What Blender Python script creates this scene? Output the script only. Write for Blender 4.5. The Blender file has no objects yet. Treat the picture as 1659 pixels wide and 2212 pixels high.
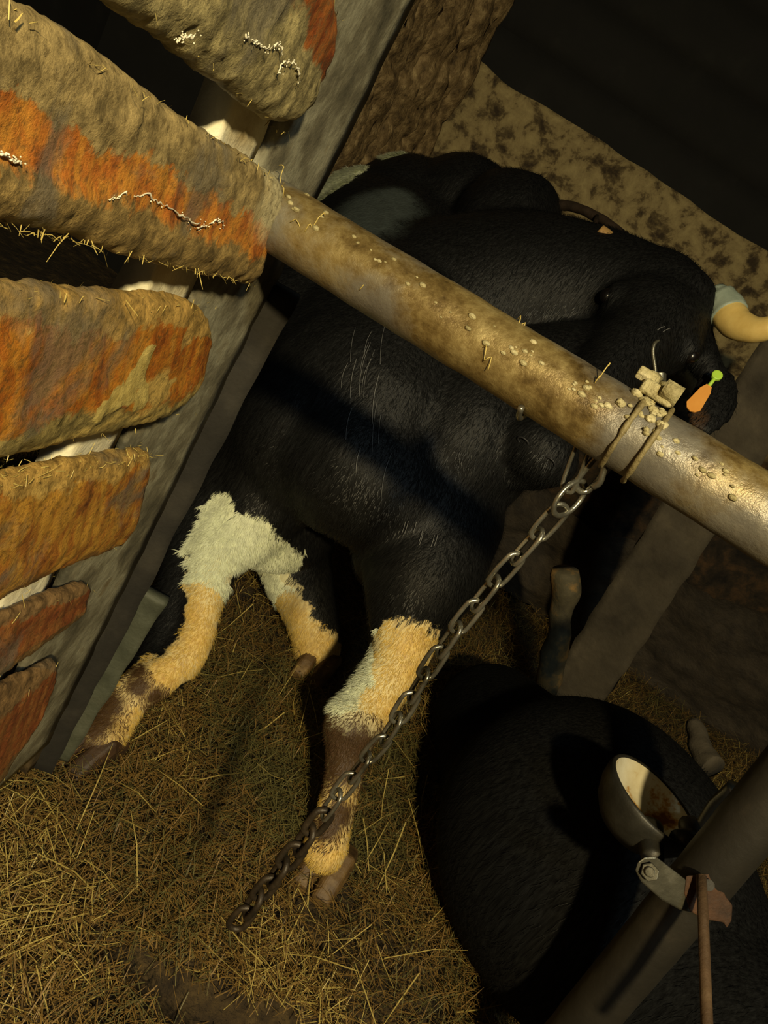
import bpy, bmesh, math, random
from mathutils import Vector, Matrix, noise
random.seed(7)
PI = math.pi
SC = bpy.context.scene
COL = SC.collection

# ---------------------------------------------------------------- camera
F = 1700.0; W, H = 1659, 2212
PITCH = math.radians(22); ROLL = math.radians(33)
CAM = Vector((0, 0, 1.15))
fwd = Vector((0, math.cos(PITCH), -math.sin(PITCH)))
up0 = Vector((0, math.sin(PITCH), math.cos(PITCH)))
rt0 = Vector((1, 0, 0))
CX = rt0 * math.cos(ROLL) + up0 * math.sin(ROLL)
CY = -rt0 * math.sin(ROLL) + up0 * math.cos(ROLL)
cd = bpy.data.cameras.new('camera'); co = bpy.data.objects.new('camera', cd); COL.objects.link(co)
m = Matrix((CX, CY, -fwd)).transposed().to_4x4(); m.translation = CAM
co.matrix_world = m
cd.sensor_fit = 'VERTICAL'; cd.sensor_height = 24; cd.lens = F / H * 24
cd.clip_start = 0.02
SC.camera = co

# ---------------------------------------------------------------- world, lamps, exposure
w = bpy.data.worlds.new('world'); SC.world = w; w.use_nodes = True
w.node_tree.nodes['Background'].inputs[0].default_value = (0.55, 0.62, 0.60, 1)
w.node_tree.nodes['Background'].inputs[1].default_value = 0.010
def lamp(name, loc, target, power, col, size):
    l = bpy.data.lights.new(name, 'AREA'); l.energy = power; l.color = col; l.size = size; l.shape = 'DISK'
    o = bpy.data.objects.new(name, l); COL.objects.link(o); o.location = loc
    o.rotation_euler = (Vector(target) - Vector(loc)).to_track_quat('-Z', 'Y').to_euler()
    return o
lamp('barn_lamp', (0.42, -1.15, 1.95), (0.1, 1.2, 0.4), 54, (1.0, 0.80, 0.42), 0.10)
lamp('aisle_lamp', (0.62, -1.0, 2.3), (0.0, 1.2, 0.5), 9, (0.72, 0.92, 1.0), 0.30)
SC.view_settings.view_transform = 'Standard'; SC.view_settings.look = 'None'
SC.view_settings.gamma = 1; SC.view_settings.use_curve_mapping = False
SC.view_settings.exposure = 0.4

# ---------------------------------------------------------------- helpers
def P(x, y, d):
    return CAM + d * (fwd + (x - W / 2) / F * CX + (H / 2 - y) / F * CY)
def ray(x, y):
    return (fwd + (x - W / 2) / F * CX + (H / 2 - y) / F * CY)
def FL(x, y, z=0.0):
    r = ray(x, y); return CAM + r * ((z - CAM.z) / r.z)
def PH(x, y, hd):                      # point on the pixel's ray at horizontal distance hd along +Y
    r = ray(x, y); return CAM + r * (hd / r.y)
def tag(o, label=None, cat=None, group=None, kind=None):
    if label: o['label'] = label
    if cat: o['category'] = cat
    if group: o['group'] = group
    if kind: o['kind'] = kind
    return o
def obj(name, me, mat=None, parent=None):
    o = bpy.data.objects.new(name, me); COL.objects.link(o)
    if mat: me.materials.append(mat)
    if parent:
        o.parent = parent; o.matrix_parent_inverse = Matrix.Translation(-parent.location) if parent.type == 'EMPTY' else Matrix.Identity(4)
        if parent.type != 'EMPTY':
            o.matrix_parent_inverse = Matrix.Identity(4)
    return o
def empty(name, loc):
    o = bpy.data.objects.new(name, None); COL.objects.link(o); o.location = loc; o.empty_display_size = 0.05
    return o
def mesh(name, v, f, smooth=True):
    me = bpy.data.meshes.new(name); me.from_pydata([tuple(p) for p in v], [], f)
    if smooth: me.polygons.foreach_set('use_smooth', [True] * len(me.polygons))
    me.update(); return me
def nz(p, s=1.0, o=0.0):
    return noise.noise(Vector((p[0] * s + o, p[1] * s + 3.1 * o, p[2] * s - 1.7 * o)))
def frame(t, ref=Vector((0, 0, 1))):
    t = t.normalized()
    if abs(t.dot(ref)) > 0.97: ref = Vector((1, 0, 0))
    a = t.cross(ref).normalized(); b = a.cross(t).normalized()
    return a, b
class MB:
    def __init__(s): s.v = []; s.f = []
    def tube(s, pts, rad, n=12, caps=True, closed=False, rough=0, rs=40, sx=1.0):
        if not isinstance(rad, (list, tuple)): rad = [rad] * len(pts)
        pts = [Vector(p) for p in pts]; N = len(pts); base = len(s.v)
        a = None
        for i, p in enumerate(pts):
            t = (pts[(i + 1) % N] - pts[i - 1]) if closed else (pts[min(i + 1, N - 1)] - pts[max(i - 1, 0)])
            t.normalize()
            if a is None: a, b = frame(t)
            else:
                a = (a - t * a.dot(t)).normalized(); b = a.cross(t).normalized()
            for k in range(n):
                th = 2 * PI * k / n
                q = p + (a * math.cos(th) * sx + b * math.sin(th)) * rad[i]
                if rough: q += (q - p).normalized() * rough * nz(q, rs)
                s.v.append(q)
        R = N if closed else N - 1
        for i in range(R):
            for k in range(n):
                i2 = (i + 1) % N
                s.f.append((base + i * n + k, base + i * n + (k + 1) % n, base + i2 * n + (k + 1) % n, base + i2 * n + k))
        if caps and not closed:
            s.f.append(tuple(base + k for k in range(n))[::-1]); s.f.append(tuple(base + (N - 1) * n + k for k in range(n)))
        return s
    def box(s, c, ax, ay, az):                      # half-extent vectors
        b = len(s.v); c = Vector(c)
        for i in (-1, 1):
            for j in (-1, 1):
                for k in (-1, 1): s.v.append(c + ax * i + ay * j + az * k)
        s.f += [tuple(b + q for q in t) for t in ((0, 1, 3, 2), (4, 6, 7, 5), (0, 4, 5, 1), (2, 3, 7, 6), (0, 2, 6, 4), (1, 5, 7, 3))]
        return s
    def grid(s, rows):
        b = len(s.v); n = len(rows[0])
        for r in rows: s.v += r
        for i in range(len(rows) - 1):
            for j in range(n - 1): s.f.append((b + i * n + j, b + i * n + j + 1, b + (i + 1) * n + j + 1, b + (i + 1) * n + j))
        return s
    def build(s, name, mat, parent=None, smooth=True, bevel=0):
        o = obj(name, mesh(name, s.v, s.f, smooth), mat, parent)
        bm = bmesh.new(); bm.from_mesh(o.data); bmesh.ops.recalc_face_normals(bm, faces=bm.faces); bm.to_mesh(o.data); bm.free()
        if bevel:
            md = o.modifiers.new('b', 'BEVEL'); md.width = bevel; md.segments = 2
        return o
def blob(mb, c, rx, ry, rz, A=None, n=8, seed=0, rough=.25):
    A = A or (Vector((1, 0, 0)), Vector((0, 1, 0)), Vector((0, 0, 1))); b = len(mb.v); m2 = n * 2
    for i in range(n + 1):
        ph = PI * i / n
        for j in range(m2):
            th = 2 * PI * j / m2; u = Vector((math.sin(ph) * math.cos(th), math.sin(ph) * math.sin(th), math.cos(ph)))
            k = 1 + rough * nz(u, 2.5, seed)
            mb.v.append(Vector(c) + (A[0] * u.x * rx + A[1] * u.y * ry + A[2] * u.z * rz) * k)
    for i in range(n):
        for j in range(m2): mb.f.append((b + i * m2 + j, b + i * m2 + (j + 1) % m2, b + (i + 1) * m2 + (j + 1) % m2, b + (i + 1) * m2 + j))
def rnd(): return Vector((random.gauss(0, 1), random.gauss(0, 1), random.gauss(0, 1)))
def spline(pts, n):
    pts = [Vector(p) for p in pts]; q = [2 * pts[0] - pts[1]] + pts + [2 * pts[-1] - pts[-2]]; out = []
    segs = len(pts) - 1
    for i in range(n + 1):
        u = i / n * segs; k = min(int(u), segs - 1); t = u - k
        a, b, c, d = q[k:k + 4]
        out.append(0.5 * ((2 * b) + (c - a) * t + (2 * a - 5 * b + 4 * c - d) * t * t + (3 * b - a - 3 * c + d) * t ** 3))
    return out
def slab(name, mat, parent, A, B, wv, tv, nl=50, nw=14, rough=0.003, rs=30, edge=0.004):
    """A rough board from A to B, half width vector wv, half thickness vector tv."""
    A = Vector(A); B = Vector(B); mb = MB(); rows = []
    sec = []
    for k in range(nw): sec.append((-1 + 2 * k / (nw - 1), 1))
    for k in range(nw): sec.append((1 - 2 * k / (nw - 1), -1))
    wn = wv.normalized(); tn = tv.normalized()
    for i in range(nl + 1):
        c = A.lerp(B, i / nl); r = []
        for (a, b) in sec:
            q = c + wv * a + tv * b
            q = q + tn * b * rough * nz(q, rs) + wn * (a * a * a) * edge * nz(q, rs * .6, 5)
            r.append(q)
        r.append(r[0]); rows.append(r)
    mb.grid(rows); n = len(rows[0])
    mb.f.append(tuple(range(n - 1))); mb.f.append(tuple(n * nl + k for k in range(n - 1))[::-1])
    o = mb.build(name, mat, parent, smooth=True)
    bm = bmesh.new(); bm.from_mesh(o.data); bmesh.ops.remove_doubles(bm, verts=bm.verts, dist=1e-5)
    bmesh.ops.recalc_face_normals(bm, faces=bm.faces); bm.to_mesh(o.data); bm.free()
    return o

# ---------------------------------------------------------------- materials
def new_mat(name):
    mt = bpy.data.materials.new(name); mt.use_nodes = True
    nt = mt.node_tree; return mt, nt, nt.nodes['Principled BSDF']
def N(nt, typ, **kw):
    n = nt.nodes.new(typ)
    for k, v in kw.items():
        if k.startswith('i_'): n.inputs[k[2:].replace('_', ' ')].default_value = v
        else: setattr(n, k, v)
    return n
def ramp(nt, src, stops, interp='LINEAR'):
    r = nt.nodes.new('ShaderNodeValToRGB'); r.color_ramp.interpolation = interp
    el = r.color_ramp.elements
    while len(el) < len(stops): el.new(0.5)
    for e, (p, c) in zip(el, stops):
        e.position = p; e.color = (*c, 1) if len(c) == 3 else c
    nt.links.new(src, r.inputs[0]); return r.outputs[0]
def noi(nt, scale, detail=6, rough=.6, vec=None, dist=0):
    n = nt.nodes.new('ShaderNodeTexNoise'); n.inputs['Scale'].default_value = scale
    n.inputs['Detail'].default_value = detail; n.inputs['Roughness'].default_value = rough; n.inputs['Distortion'].default_value = dist
    if vec is None:
        tc = nt.nodes.get('TC') or nt.nodes.new('ShaderNodeTexCoord'); tc.name = 'TC'; vec = tc.outputs['Object']
    nt.links.new(vec, n.inputs['Vector']); return n.outputs['Fac']
def mix(nt, f, a, b, mode='MIX'):
    n = nt.nodes.new('ShaderNodeMix'); n.data_type = 'RGBA'; n.blend_type = mode
    for s, v in ((n.inputs[0], f), (n.inputs[6], a), (n.inputs[7], b)):
        if hasattr(v, 'links'): nt.links.new(v, s)
        elif isinstance(v, (int, float)): s.default_value = v
        else: s.default_value = (*v, 1)
    return n.outputs[2]
def mth(nt, op, a, b=None, clamp=False):
    n = nt.nodes.new('ShaderNodeMath'); n.operation = op; n.use_clamp = clamp
    for s, v in ((n.inputs[0], a), (n.inputs[1], b)):
        if v is None: continue
        if hasattr(v, 'links'): nt.links.new(v, s)
        else: s.default_value = v
    return n.outputs[0]
def bump(nt, bs, h, strength=.4, dist=.004):
    b = nt.nodes.new('ShaderNodeBump'); b.inputs['Strength'].default_value = strength; b.inputs['Distance'].default_value = dist
    nt.links.new(h, b.inputs['Height']); nt.links.new(b.outputs[0], bs.inputs['Normal'])
def simple(name, stops, scale=20, rough=.8, metal=0, bs=.4, bd=.004, bscale=None, spec=.5, detail=6):
    mt, nt, b = new_mat(name)
    c = ramp(nt, noi(nt, scale, detail), stops); nt.links.new(c, b.inputs['Base Color'])
    b.inputs['Roughness'].default_value = rough; b.inputs['Metallic'].default_value = metal
    b.inputs['Specular IOR Level'].default_value = spec
    bump(nt, b, noi(nt, bscale or scale * 3, 5), bs, bd)
    return mt
def attr(nt, name):
    a = nt.nodes.new('ShaderNodeAttribute'); a.attribute_name = name; return a

def rust_mat(name, top, mid, low, t1, t2, rust=(0.42, 0.13, 0.02), rough=.55, yellow=0.0):
    """bands across the slat's face (dust on top, bare rust, dried crust below), borders torn by noise"""
    mt, nt, b = new_mat(name)
    uv = attr(nt, 'slat_uv'); sp = nt.nodes.new('ShaderNodeSeparateXYZ'); nt.links.new(uv.outputs['Vector'], sp.inputs[0])
    n1 = noi(nt, 14, 8, .68, dist=.4); n2 = noi(nt, 60, 6, .7); n3 = noi(nt, 190, 4, .7)
    # streaks running across the bar
    mp = nt.nodes.new('ShaderNodeMapping'); nt.links.new(uv.outputs['Vector'], mp.inputs[0]); mp.inputs['Scale'].default_value = (55, 2.2, 1)
    st = noi(nt, 1.0, 4, .6, mp.outputs[0], .5)
    v = mth(nt, 'ADD', sp.outputs[1], mth(nt, 'MULTIPLY', mth(nt, 'SUBTRACT', n1, .5), .75))
    v = mth(nt, 'ADD', v, mth(nt, 'MULTIPLY', mth(nt, 'SUBTRACT', n2, .5), .22))
    rc = ramp(nt, mth(nt, 'ADD', mth(nt, 'MULTIPLY', st, .6), mth(nt, 'MULTIPLY', n2, .4)),
              [(.34, (0.10, 0.028, 0.010)), (.45, rust), (.55, (rust[0] * 1.25, rust[1] * 1.7, rust[2] * 1.6)), (.68, mid)])
    tc_ = ramp(nt, n2, [(.35, tuple(c * .45 for c in top)), (.52, top), (.7, tuple(min(1, c * 1.5) for c in top))])
    lc = ramp(nt, n2, [(.33, tuple(c * .35 for c in low)), (.52, low), (.7, tuple(min(1, c * 1.8) for c in low))])
    f1 = ramp(nt, v, [(t1 - .03, (0, 0, 0)), (t1 + .03, (1, 1, 1))])
    f2 = ramp(nt, v, [(t2 - .02, (0, 0, 0)), (t2 + .02, (1, 1, 1))])
    c = mix(nt, f1, lc, rc); c = mix(nt, f2, c, tc_)
    pe = mth(nt, 'ADD', sp.outputs[0], mth(nt, 'MULTIPLY', mth(nt, 'SUBTRACT', n1, .5), .12))
    if name == 'rust_dusty_main': c = mix(nt, mth(nt, 'MULTIPLY', mth(nt, 'MULTIPLY', ramp(nt, pe, [(.045, (1, 1, 1)), (.075, (0, 0, 0))]), ramp(nt, v, [(.45, (0, 0, 0)), (.6, (1, 1, 1))])), .8), c, (0.50, 0.45, 0.27))
    spl_ = mth(nt, 'ADD', attr(nt, 'splash').outputs['Fac'], mth(nt, 'MULTIPLY', mth(nt, 'SUBTRACT', n1, .5), .9))
    # grey metal showing through
    g = ramp(nt, noi(nt, 9, 5, .6, dist=.6), [(.55, (0, 0, 0)), (.63, (1, 1, 1))])
    c = mix(nt, mth(nt, 'MULTIPLY', g, .7), c, (0.13, 0.115, 0.085))
    if yellow:
        y = ramp(nt, noi(nt, 6, 4, .6, dist=.8), [(.56, (0, 0, 0)), (.60, (1, 1, 1))])
        c = mix(nt, mth(nt, 'MULTIPLY', y, yellow), c, (0.50, 0.36, 0.11))
    c = mix(nt, ramp(nt, n3, [(.35, (.6, .6, .6)), (.5, (0, 0, 0))]), c, tuple(x * .3 for x in low), 'MIX')
    if yellow: c = mix(nt, ramp(nt, spl_, [(.47, (0, 0, 0)), (.52, (1, 1, 1))]), c, ramp(nt, n2, [(.35, (.34, .25, .07)), (.6, (.55, .43, .14))]))
    nt.links.new(c, b.inputs['Base Color']); b.inputs['Roughness'].default_value = rough
    bump(nt, b, mth(nt, 'ADD', mth(nt, 'MULTIPLY', n2, .8), mth(nt, 'MULTIPLY', n3, .4)), .45, .004)
    return mt

M = {}
M['slat_a'] = rust_mat('rust_dusty_main', (0.29, 0.215, 0.09), (0.55, 0.25, 0.035), (0.25, 0.17, 0.06), .34, .62)
M['slat_b'] = rust_mat('rust_broad', (0.40, 0.25, 0.07), (0.50, 0.25, 0.05), (0.26, 0.20, 0.07), .20, .80, (0.36, 0.11, .015), .42, .85)
M['slat_c'] = rust_mat('rust_orange', (0.42, 0.26, 0.07), (0.48, 0.24, 0.05), (0.24, 0.12, 0.03), .05, .86, (0.34, 0.13, .02), .5, .3)
M['slat_d'] = rust_mat('rust_dark', (0.20, 0.12, 0.05), (0.30, 0.14, 0.04), (0.16, 0.09, 0.03), .2, .85, (0.20, 0.055, .015))
M['slat_top'] = rust_mat('rust_caked', (0.30, 0.25, 0.12), (0.30, 0.10, 0.02), (0.29, 0.24, 0.11), .60, 1.25, (0.22, 0.055, .012))
M['post'] = simple('galvanised_dirty', [(.3, (0.07, 0.065, 0.045)), (.48, (0.20, 0.18, 0.12)), (.60, (0.36, 0.34, 0.24)), (.75, (0.18, .13, .06))], 16, .55, .25, .5, .003, 80)
M['post_edge'] = simple('post_edge_brown', [(.3, (0.02, 0.015, 0.008)), (.55, (0.075, 0.05, 0.022)), (.75, (0.13, .09, .04))], 30, .6, 0, .6, .004, 120)
M['white_board'] = simple('limewashed_board', [(.25, (0.28, 0.19, 0.06)), (.42, (0.62, 0.56, 0.38)), (.6, (0.82, 0.80, 0.62))], 9, .85, 0, .5, .004, 60)
M['dark_board'] = simple('dark_board', [(.3, (0.006, 0.005, 0.003)), (.5, (0.012, 0.010, 0.007)), (.7, (0.028, 0.024, 0.017))], 12, .9, 0, .5, .004, 70)
M['grey_board'] = simple('grey_board', [(.3, (0.03, 0.034, 0.022)), (.5, (0.06, 0.065, 0.043)), (.7, (0.10, 0.10, 0.07))], 10, .7, 0, .5, .004, 70)
M['pillar'] = simple('rough_pillar', [(.3, (0.05, 0.03, 0.010)), (.5, (0.19, 0.125, 0.05)), (.65, (0.34, 0.24, 0.11)), (.75, (.5, .38, .18))], 26, .75, 0, .9, .012, 55, detail=8)
M['void'] = simple('black_boards', [(.3, (0.003, 0.003, 0.0027)), (.6, (0.006, 0.0057, 0.005)), (.8, (.014, .013, .011))], 6, .9, 0, .2)  # near-black board colour for the upper wall, outer walls and ceiling

def pipe_mat():
    mt, nt, b = new_mat('worn_pipe')
    n1 = noi(nt, 10, 8, .7, dist=.3); n2 = noi(nt, 70, 6, .7); n3 = noi(nt, 7, 4, .5)
    c = ramp(nt, mth(nt, 'ADD', mth(nt, 'MULTIPLY', n1, .6), mth(nt, 'MULTIPLY', n2, .4)),
             [(.38, (0.06, 0.038, 0.013)), (.46, (0.14, 0.095, 0.032)), (.54, (0.23, 0.17, 0.065)), (.66, (0.36, 0.29, 0.13))])
    met = ramp(nt, mth(nt, 'ADD', mth(nt, 'MULTIPLY', n3, .8), mth(nt, 'MULTIPLY', n2, .2)), [(.46, (0, 0, 0)), (.56, (1, 1, 1))])
    c = mix(nt, mth(nt, 'MULTIPLY', met, .8), c, (0.15, 0.145, 0.13))
    nt.links.new(c, b.inputs['Base Color'])
    nt.links.new(ramp(nt, n2, [(.3, (.30, .30, .30)), (.7, (.5, .5, .5))]), b.inputs['Roughness'])
    b.inputs['Metallic'].default_value = .35
    bump(nt, b, mth(nt, 'ADD', n2, n1), .35, .004); return mt
M['pipe'] = pipe_mat()
M['crud'] = simple('dried_crud', [(.3, (0.16, 0.13, 0.05)), (.55, (0.38, 0.33, 0.17)), (.75, (0.55, .50, .32))], 50, .7, .1, .8, .005, 120)
M['chain'] = simple('chain_steel', [(.3, (0.10, 0.09, 0.06)), (.6, (0.34, 0.33, 0.27)), (.8, (.5, .48, .4))], 30, .28, .85, .3, .002, 120)
M['chain_dirty'] = simple('chain_fouled', [(.3, (0.012, 0.009, 0.006)), (.6, (0.04, 0.028, 0.016)), (.8, (.09, .06, .03))], 60, .5, .3, .5, .002, 160)
M['straw_a'] = simple('straw_brown', [(.3, (0.12, 0.066, 0.016)), (.7, (0.27, 0.165, 0.042))], 30, .6, 0, 0)
M['straw_b'] = simple('straw_yellow', [(.3, (0.34, 0.25, 0.065)), (.7, (0.58, 0.46, 0.14))], 30, .5, 0, 0)
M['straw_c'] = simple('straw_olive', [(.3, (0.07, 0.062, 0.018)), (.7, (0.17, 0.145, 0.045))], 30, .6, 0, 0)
M['ground'] = simple('bedding_ground', [(.3, (0.015, 0.009, 0.004)), (.5, (0.045, 0.028, 0.010)), (.7, (0.10, 0.065, 0.022))], 22, .95, 0, 1, .02, 45)
M['gutter'] = simple('wet_dung', [(.3, (0.02, 0.015, 0.010)), (.7, (0.06, 0.045, 0.028))], 16, .8, 0, .8, .01)
M['yellow'] = simple('horn_yellow', [(.3, (0.62, 0.42, 0.12)), (.7, (0.85, 0.65, 0.24))], 12, .45, 0, .2)
M['tan'] = simple('horn_tan', [(.3, (0.34, 0.18, 0.05)), (.7, (0.46, 0.30, 0.11))], 16, .6, 0, .3)
M['hornbase'] = simple('horn_grey', [(.3, (0.22, 0.27, 0.22)), (.7, (0.36, 0.42, 0.35))], 20, .5, 0, .3)
M['hoof'] = simple('hoof_muddy', [(.3, (0.05, 0.025, 0.008)), (.55, (0.13, 0.075, 0.024)), (.75, (0.26, 0.17, 0.06))], 28, .6, 0, .5, .003)
M['hoof_dark'] = simple('hoof_dark', [(.3, (0.015, 0.009, 0.005)), (.7, (0.07, 0.035, 0.014))], 28, .6, 0, .5, .003)
M['eye'] = simple('eye', [(.3, (0.004, 0.003, 0.003)), (.7, (0.008, 0.006, 0.005))], 4, .3, 0, 0)
M['nose'] = simple('muzzle_skin', [(.3, (0.010, 0.010, 0.011)), (.7, (0.022, 0.022, 0.024))], 90, .5, 0, .5, .002)
M['leather'] = simple('dark_leather', [(.3, (0.016, 0.010, 0.006)), (.7, (0.035, 0.022, 0.014))], 30, .55, 0, .3)
M['tag_orange'] = simple('tag_orange', [(.3, (0.75, 0.30, 0.05)), (.7, (0.9, 0.42, 0.09))], 10, .45, 0, .1)
M['tag_green'] = simple('tag_green', [(.3, (0.42, 0.72, 0.05)), (.7, (0.55, 0.85, 0.10))], 10, .45, 0, .1)
M['enamel'] = simple('chipped_enamel', [(.38, (0.14, 0.05, 0.012)), (.43, (0.36, 0.20, 0.05)), (.47, (0.50, 0.45, 0.31)), (.7, (0.60, 0.57, 0.44))], 17, .16, 0, .3, .002)
M['cast'] = simple('cast_iron', [(.3, (0.014, 0.013, 0.010)), (.6, (0.034, 0.032, 0.025)), (.8, (.07, .065, .05))], 14, .5, .3, .4)
M['castrust'] = simple('rusty_plate', [(.3, (0.02, 0.010, 0.005)), (.5, (0.065, 0.027, 0.010)), (.7, (0.12, 0.055, 0.02))], 24, .8, 0, .8)
M['dark_pipe'] = simple('dark_post', [(.3, (0.010, 0.0085, 0.006)), (.6, (0.020, 0.017, 0.012)), (.8, (.04, .032, .022))], 12, .6, .1, .3)
M['rod'] = simple('rusty_rod', [(.3, (0.045, 0.024, 0.010)), (.6, (0.10, 0.058, 0.028)), (.8, (.15, .10, .05))], 30, .7, .1, .4)
M['stake'] = simple('muddy_stake', [(.3, (0.035, 0.03, 0.018)), (.50, (0.09, 0.075, 0.04)), (.60, (0.26, 0.15, 0.045))], 11, .8, 0, .6, .006)
M['plate'] = simple('zinc_plate', [(.3, (0.04, 0.038, 0.028)), (.6, (0.10, 0.095, 0.072)), (.8, (.22, .21, .17))], 22, .35, .6, .3, .002)

def wall_mat():
    mt, nt, b = new_mat('blotched_plaster')
    n1 = noi(nt, 13, 7, .66, dist=.25); n2 = noi(nt, 2.2, 5, .6); n3 = noi(nt, 60, 4, .6)
    c = ramp(nt, n1, [(.36, (0.035, 0.022, 0.009)), (.44, (0.11, 0.078, 0.032)), (.50, (0.25, 0.19, 0.085)), (.66, (0.36, 0.285, 0.13))])
    tc = nt.nodes['TC']; sp = nt.nodes.new('ShaderNodeSeparateXYZ'); nt.links.new(tc.outputs['Object'], sp.inputs[0])
    hz = mth(nt, 'ADD', sp.outputs[2], mth(nt, 'MULTIPLY', mth(nt, 'SUBTRACT', n2, .5), .7))
    dirty = ramp(nt, n1, [(.36, (0.008, 0.005, 0.003)), (.5, (0.028, 0.018, 0.009)), (.66, (0.08, 0.042, 0.016))])
    c = mix(nt, ramp(nt, hz, [(.82, (0, 0, 0)), (1.0, (1, 1, 1))]), dirty, c)
    nt.links.new(c, b.inputs['Base Color']); b.inputs['Roughness'].default_value = .9
    bump(nt, b, mth(nt, 'ADD', n1, n3), .6, .01); return mt
M['plaster'] = wall_mat()

def coat_mat(name):
    mt, nt, b = new_mat(name)
    n1 = noi(nt, 45, 6, .75); n2 = noi(nt, 220, 4, .7)
    mp = nt.nodes.new('ShaderNodeMapping'); nt.links.new(nt.nodes['TC'].outputs['Object'], mp.inputs[0]); mp.inputs['Scale'].default_value = (160, 160, 14)
    hr = noi(nt, 1, 3, .6, mp.outputs[0])
    a = attr(nt, 'coat'); sp = nt.nodes.new('ShaderNodeSeparateXYZ'); nt.links.new(a.outputs['Vector'], sp.inputs[0])
    jag = mth(nt, 'MULTIPLY', mth(nt, 'SUBTRACT', n1, .5), .55)
    wm = ramp(nt, mth(nt, 'ADD', sp.outputs[0], jag), [(.47, (0, 0, 0)), (.53, (1, 1, 1))])
    ym = mth(nt, 'ADD', sp.outputs[1], jag, True)
    mm = ramp(nt, mth(nt, 'ADD', sp.outputs[2], jag), [(.38, (0, 0, 0)), (.70, (.97, .97, .97))])
    blk = ramp(nt, hr, [(.35, (0.0030, 0.0030, 0.0033)), (.7, (0.0105, 0.0110, 0.0115))])
    ro = attr(nt, 'roan'); blk = mix(nt, mth(nt, 'MULTIPLY', ro.outputs['Fac'], mth(nt, 'ADD', n1, .2)), blk, (0.085, 0.105, 0.10))
    wht = mix(nt, ym, ramp(nt, hr, [(.3, (0.50, 0.53, 0.36)), (.6, (0.84, 0.88, 0.64))]), ramp(nt, hr, [(.3, (0.46, 0.24, 0.04)), (.65, (0.78, 0.52, 0.12))]))
    c = mix(nt, wm, blk, wht)
    c = mix(nt, mm, c, (0.050, 0.024, 0.009))
    nt.links.new(c, b.inputs['Base Color']); b.inputs['Roughness'].default_value = .55
    b.inputs['Specular IOR Level'].default_value = .22
    b.inputs['Sheen Weight'].default_value = .0
    bump(nt, b, hr, .5, .005); return mt
M['coat'] = coat_mat('cow_coat')
def flat(name, c, r=.5, spec=.5):
    mt, nt, b = new_mat(name); n = noi(nt, 50, 2)
    nt.links.new(ramp(nt, n, [(.3, tuple(x * .7 for x in c)), (.7, c)]), b.inputs['Base Color'])
    b.inputs['Roughness'].default_value = r; b.inputs['Specular IOR Level'].default_value = spec; return mt
M['hair_black'] = flat('black_hair', (0.0100, 0.0106, 0.0112), .45, .25)
M['hair_white'] = flat('white_hair', (0.86, 0.90, 0.66), .55)
M['hair_yellow'] = flat('stained_hair', (0.76, 0.52, 0.12), .55)

# ---------------------------------------------------------------- setting
GX0, GX1, GY0, GY1 = -2.2, 3.4, -1.6, 3.85
def poly_in(p, poly):
    c = False; x, y = p; j = len(poly) - 1
    for i in range(len(poly)):
        if (poly[i][1] > y) != (poly[j][1] > y) and x < (poly[j][0] - poly[i][0]) * (y - poly[i][1]) / (poly[j][1] - poly[i][1]) + poly[i][0]: c = not c
        j = i
    return c
gut = [FL(x, y).xy for x, y in ((130, 2020), (300, 2065), (470, 2110), (640, 2190), (900, 2330), (420, 2330), (330, 2215), (240, 2110))]
def gz(x, y):
    p = (x, y, 0)
    h = .035 * nz(p, 2.2) + .018 * nz(p, 7, 3) + .006 * nz(p, 30, 1)
    if poly_in((x, y), gut): h -= .05
    return h
rows = []
ny, nx = 150, 170
for j in range(ny + 1):
    y = GY0 + (GY1 - GY0) * j / ny
    rows.append([Vector((GX0 + (GX1 - GX0) * i / nx, y, gz(GX0 + (GX1 - GX0) * i / nx, y) - .03)) for i in range(nx + 1)])
o = MB().grid(rows).build('floor', M['ground']); tag(o, 'trampled brown earth and dung floor under the straw bedding', kind='structure')

# back wall: blotched parapet and black boards over it
BY = 3.55
topL, topR = PH(1045, 195, BY), PH(1690, 575, BY)
cornerX = PH(935, 300, BY).x
zt = PH(1400, 372, BY).z
def wallgrid(x0, x1, y, z0, z1, nx=90, nz_=60, amp=.014):
    rows = []
    for j in range(nz_ + 1):
        z = z0 + (z1 - z0) * j / nz_
        rows.append([Vector((x0 + (x1 - x0) * i / nx, y - amp * nz((x0 + (x1 - x0) * i / nx, 0, z), 5) - amp * .5 * nz((i, j, 0), .9), z)) for i in range(nx + 1)])
    return rows
mb = MB(); r = wallgrid(cornerX - .3, 3.4, BY, -.1, zt)
for k, v in enumerate(r[-1]): v.z += .02 * nz(v, 6, 2)
r.append([Vector((v.x, BY + .28, v.z + .01)) for v in r[-1]]); mb.grid(r)
o = mb.build('wall_back', M['plaster']); tag(o, 'low blotched plaster wall behind the cow, yellowish above and dark with dirt below', kind='structure')
# upper boards: individual planks set back
ub = empty('wall_back_upper', (0.8, BY + .3, zt)); tag(ub, 'black boards above the low plaster wall', kind='structure')
for k in range(7):
    z = zt - .05 + .26 * k
    slab('plank', M['void'], ub, (-2.3, BY + .34, z + .12), (3.5, BY + .34, z + .12), Vector((0, 0, .133)), Vector((0, .018, 0)), 24, 4, .006, 6)
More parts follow.
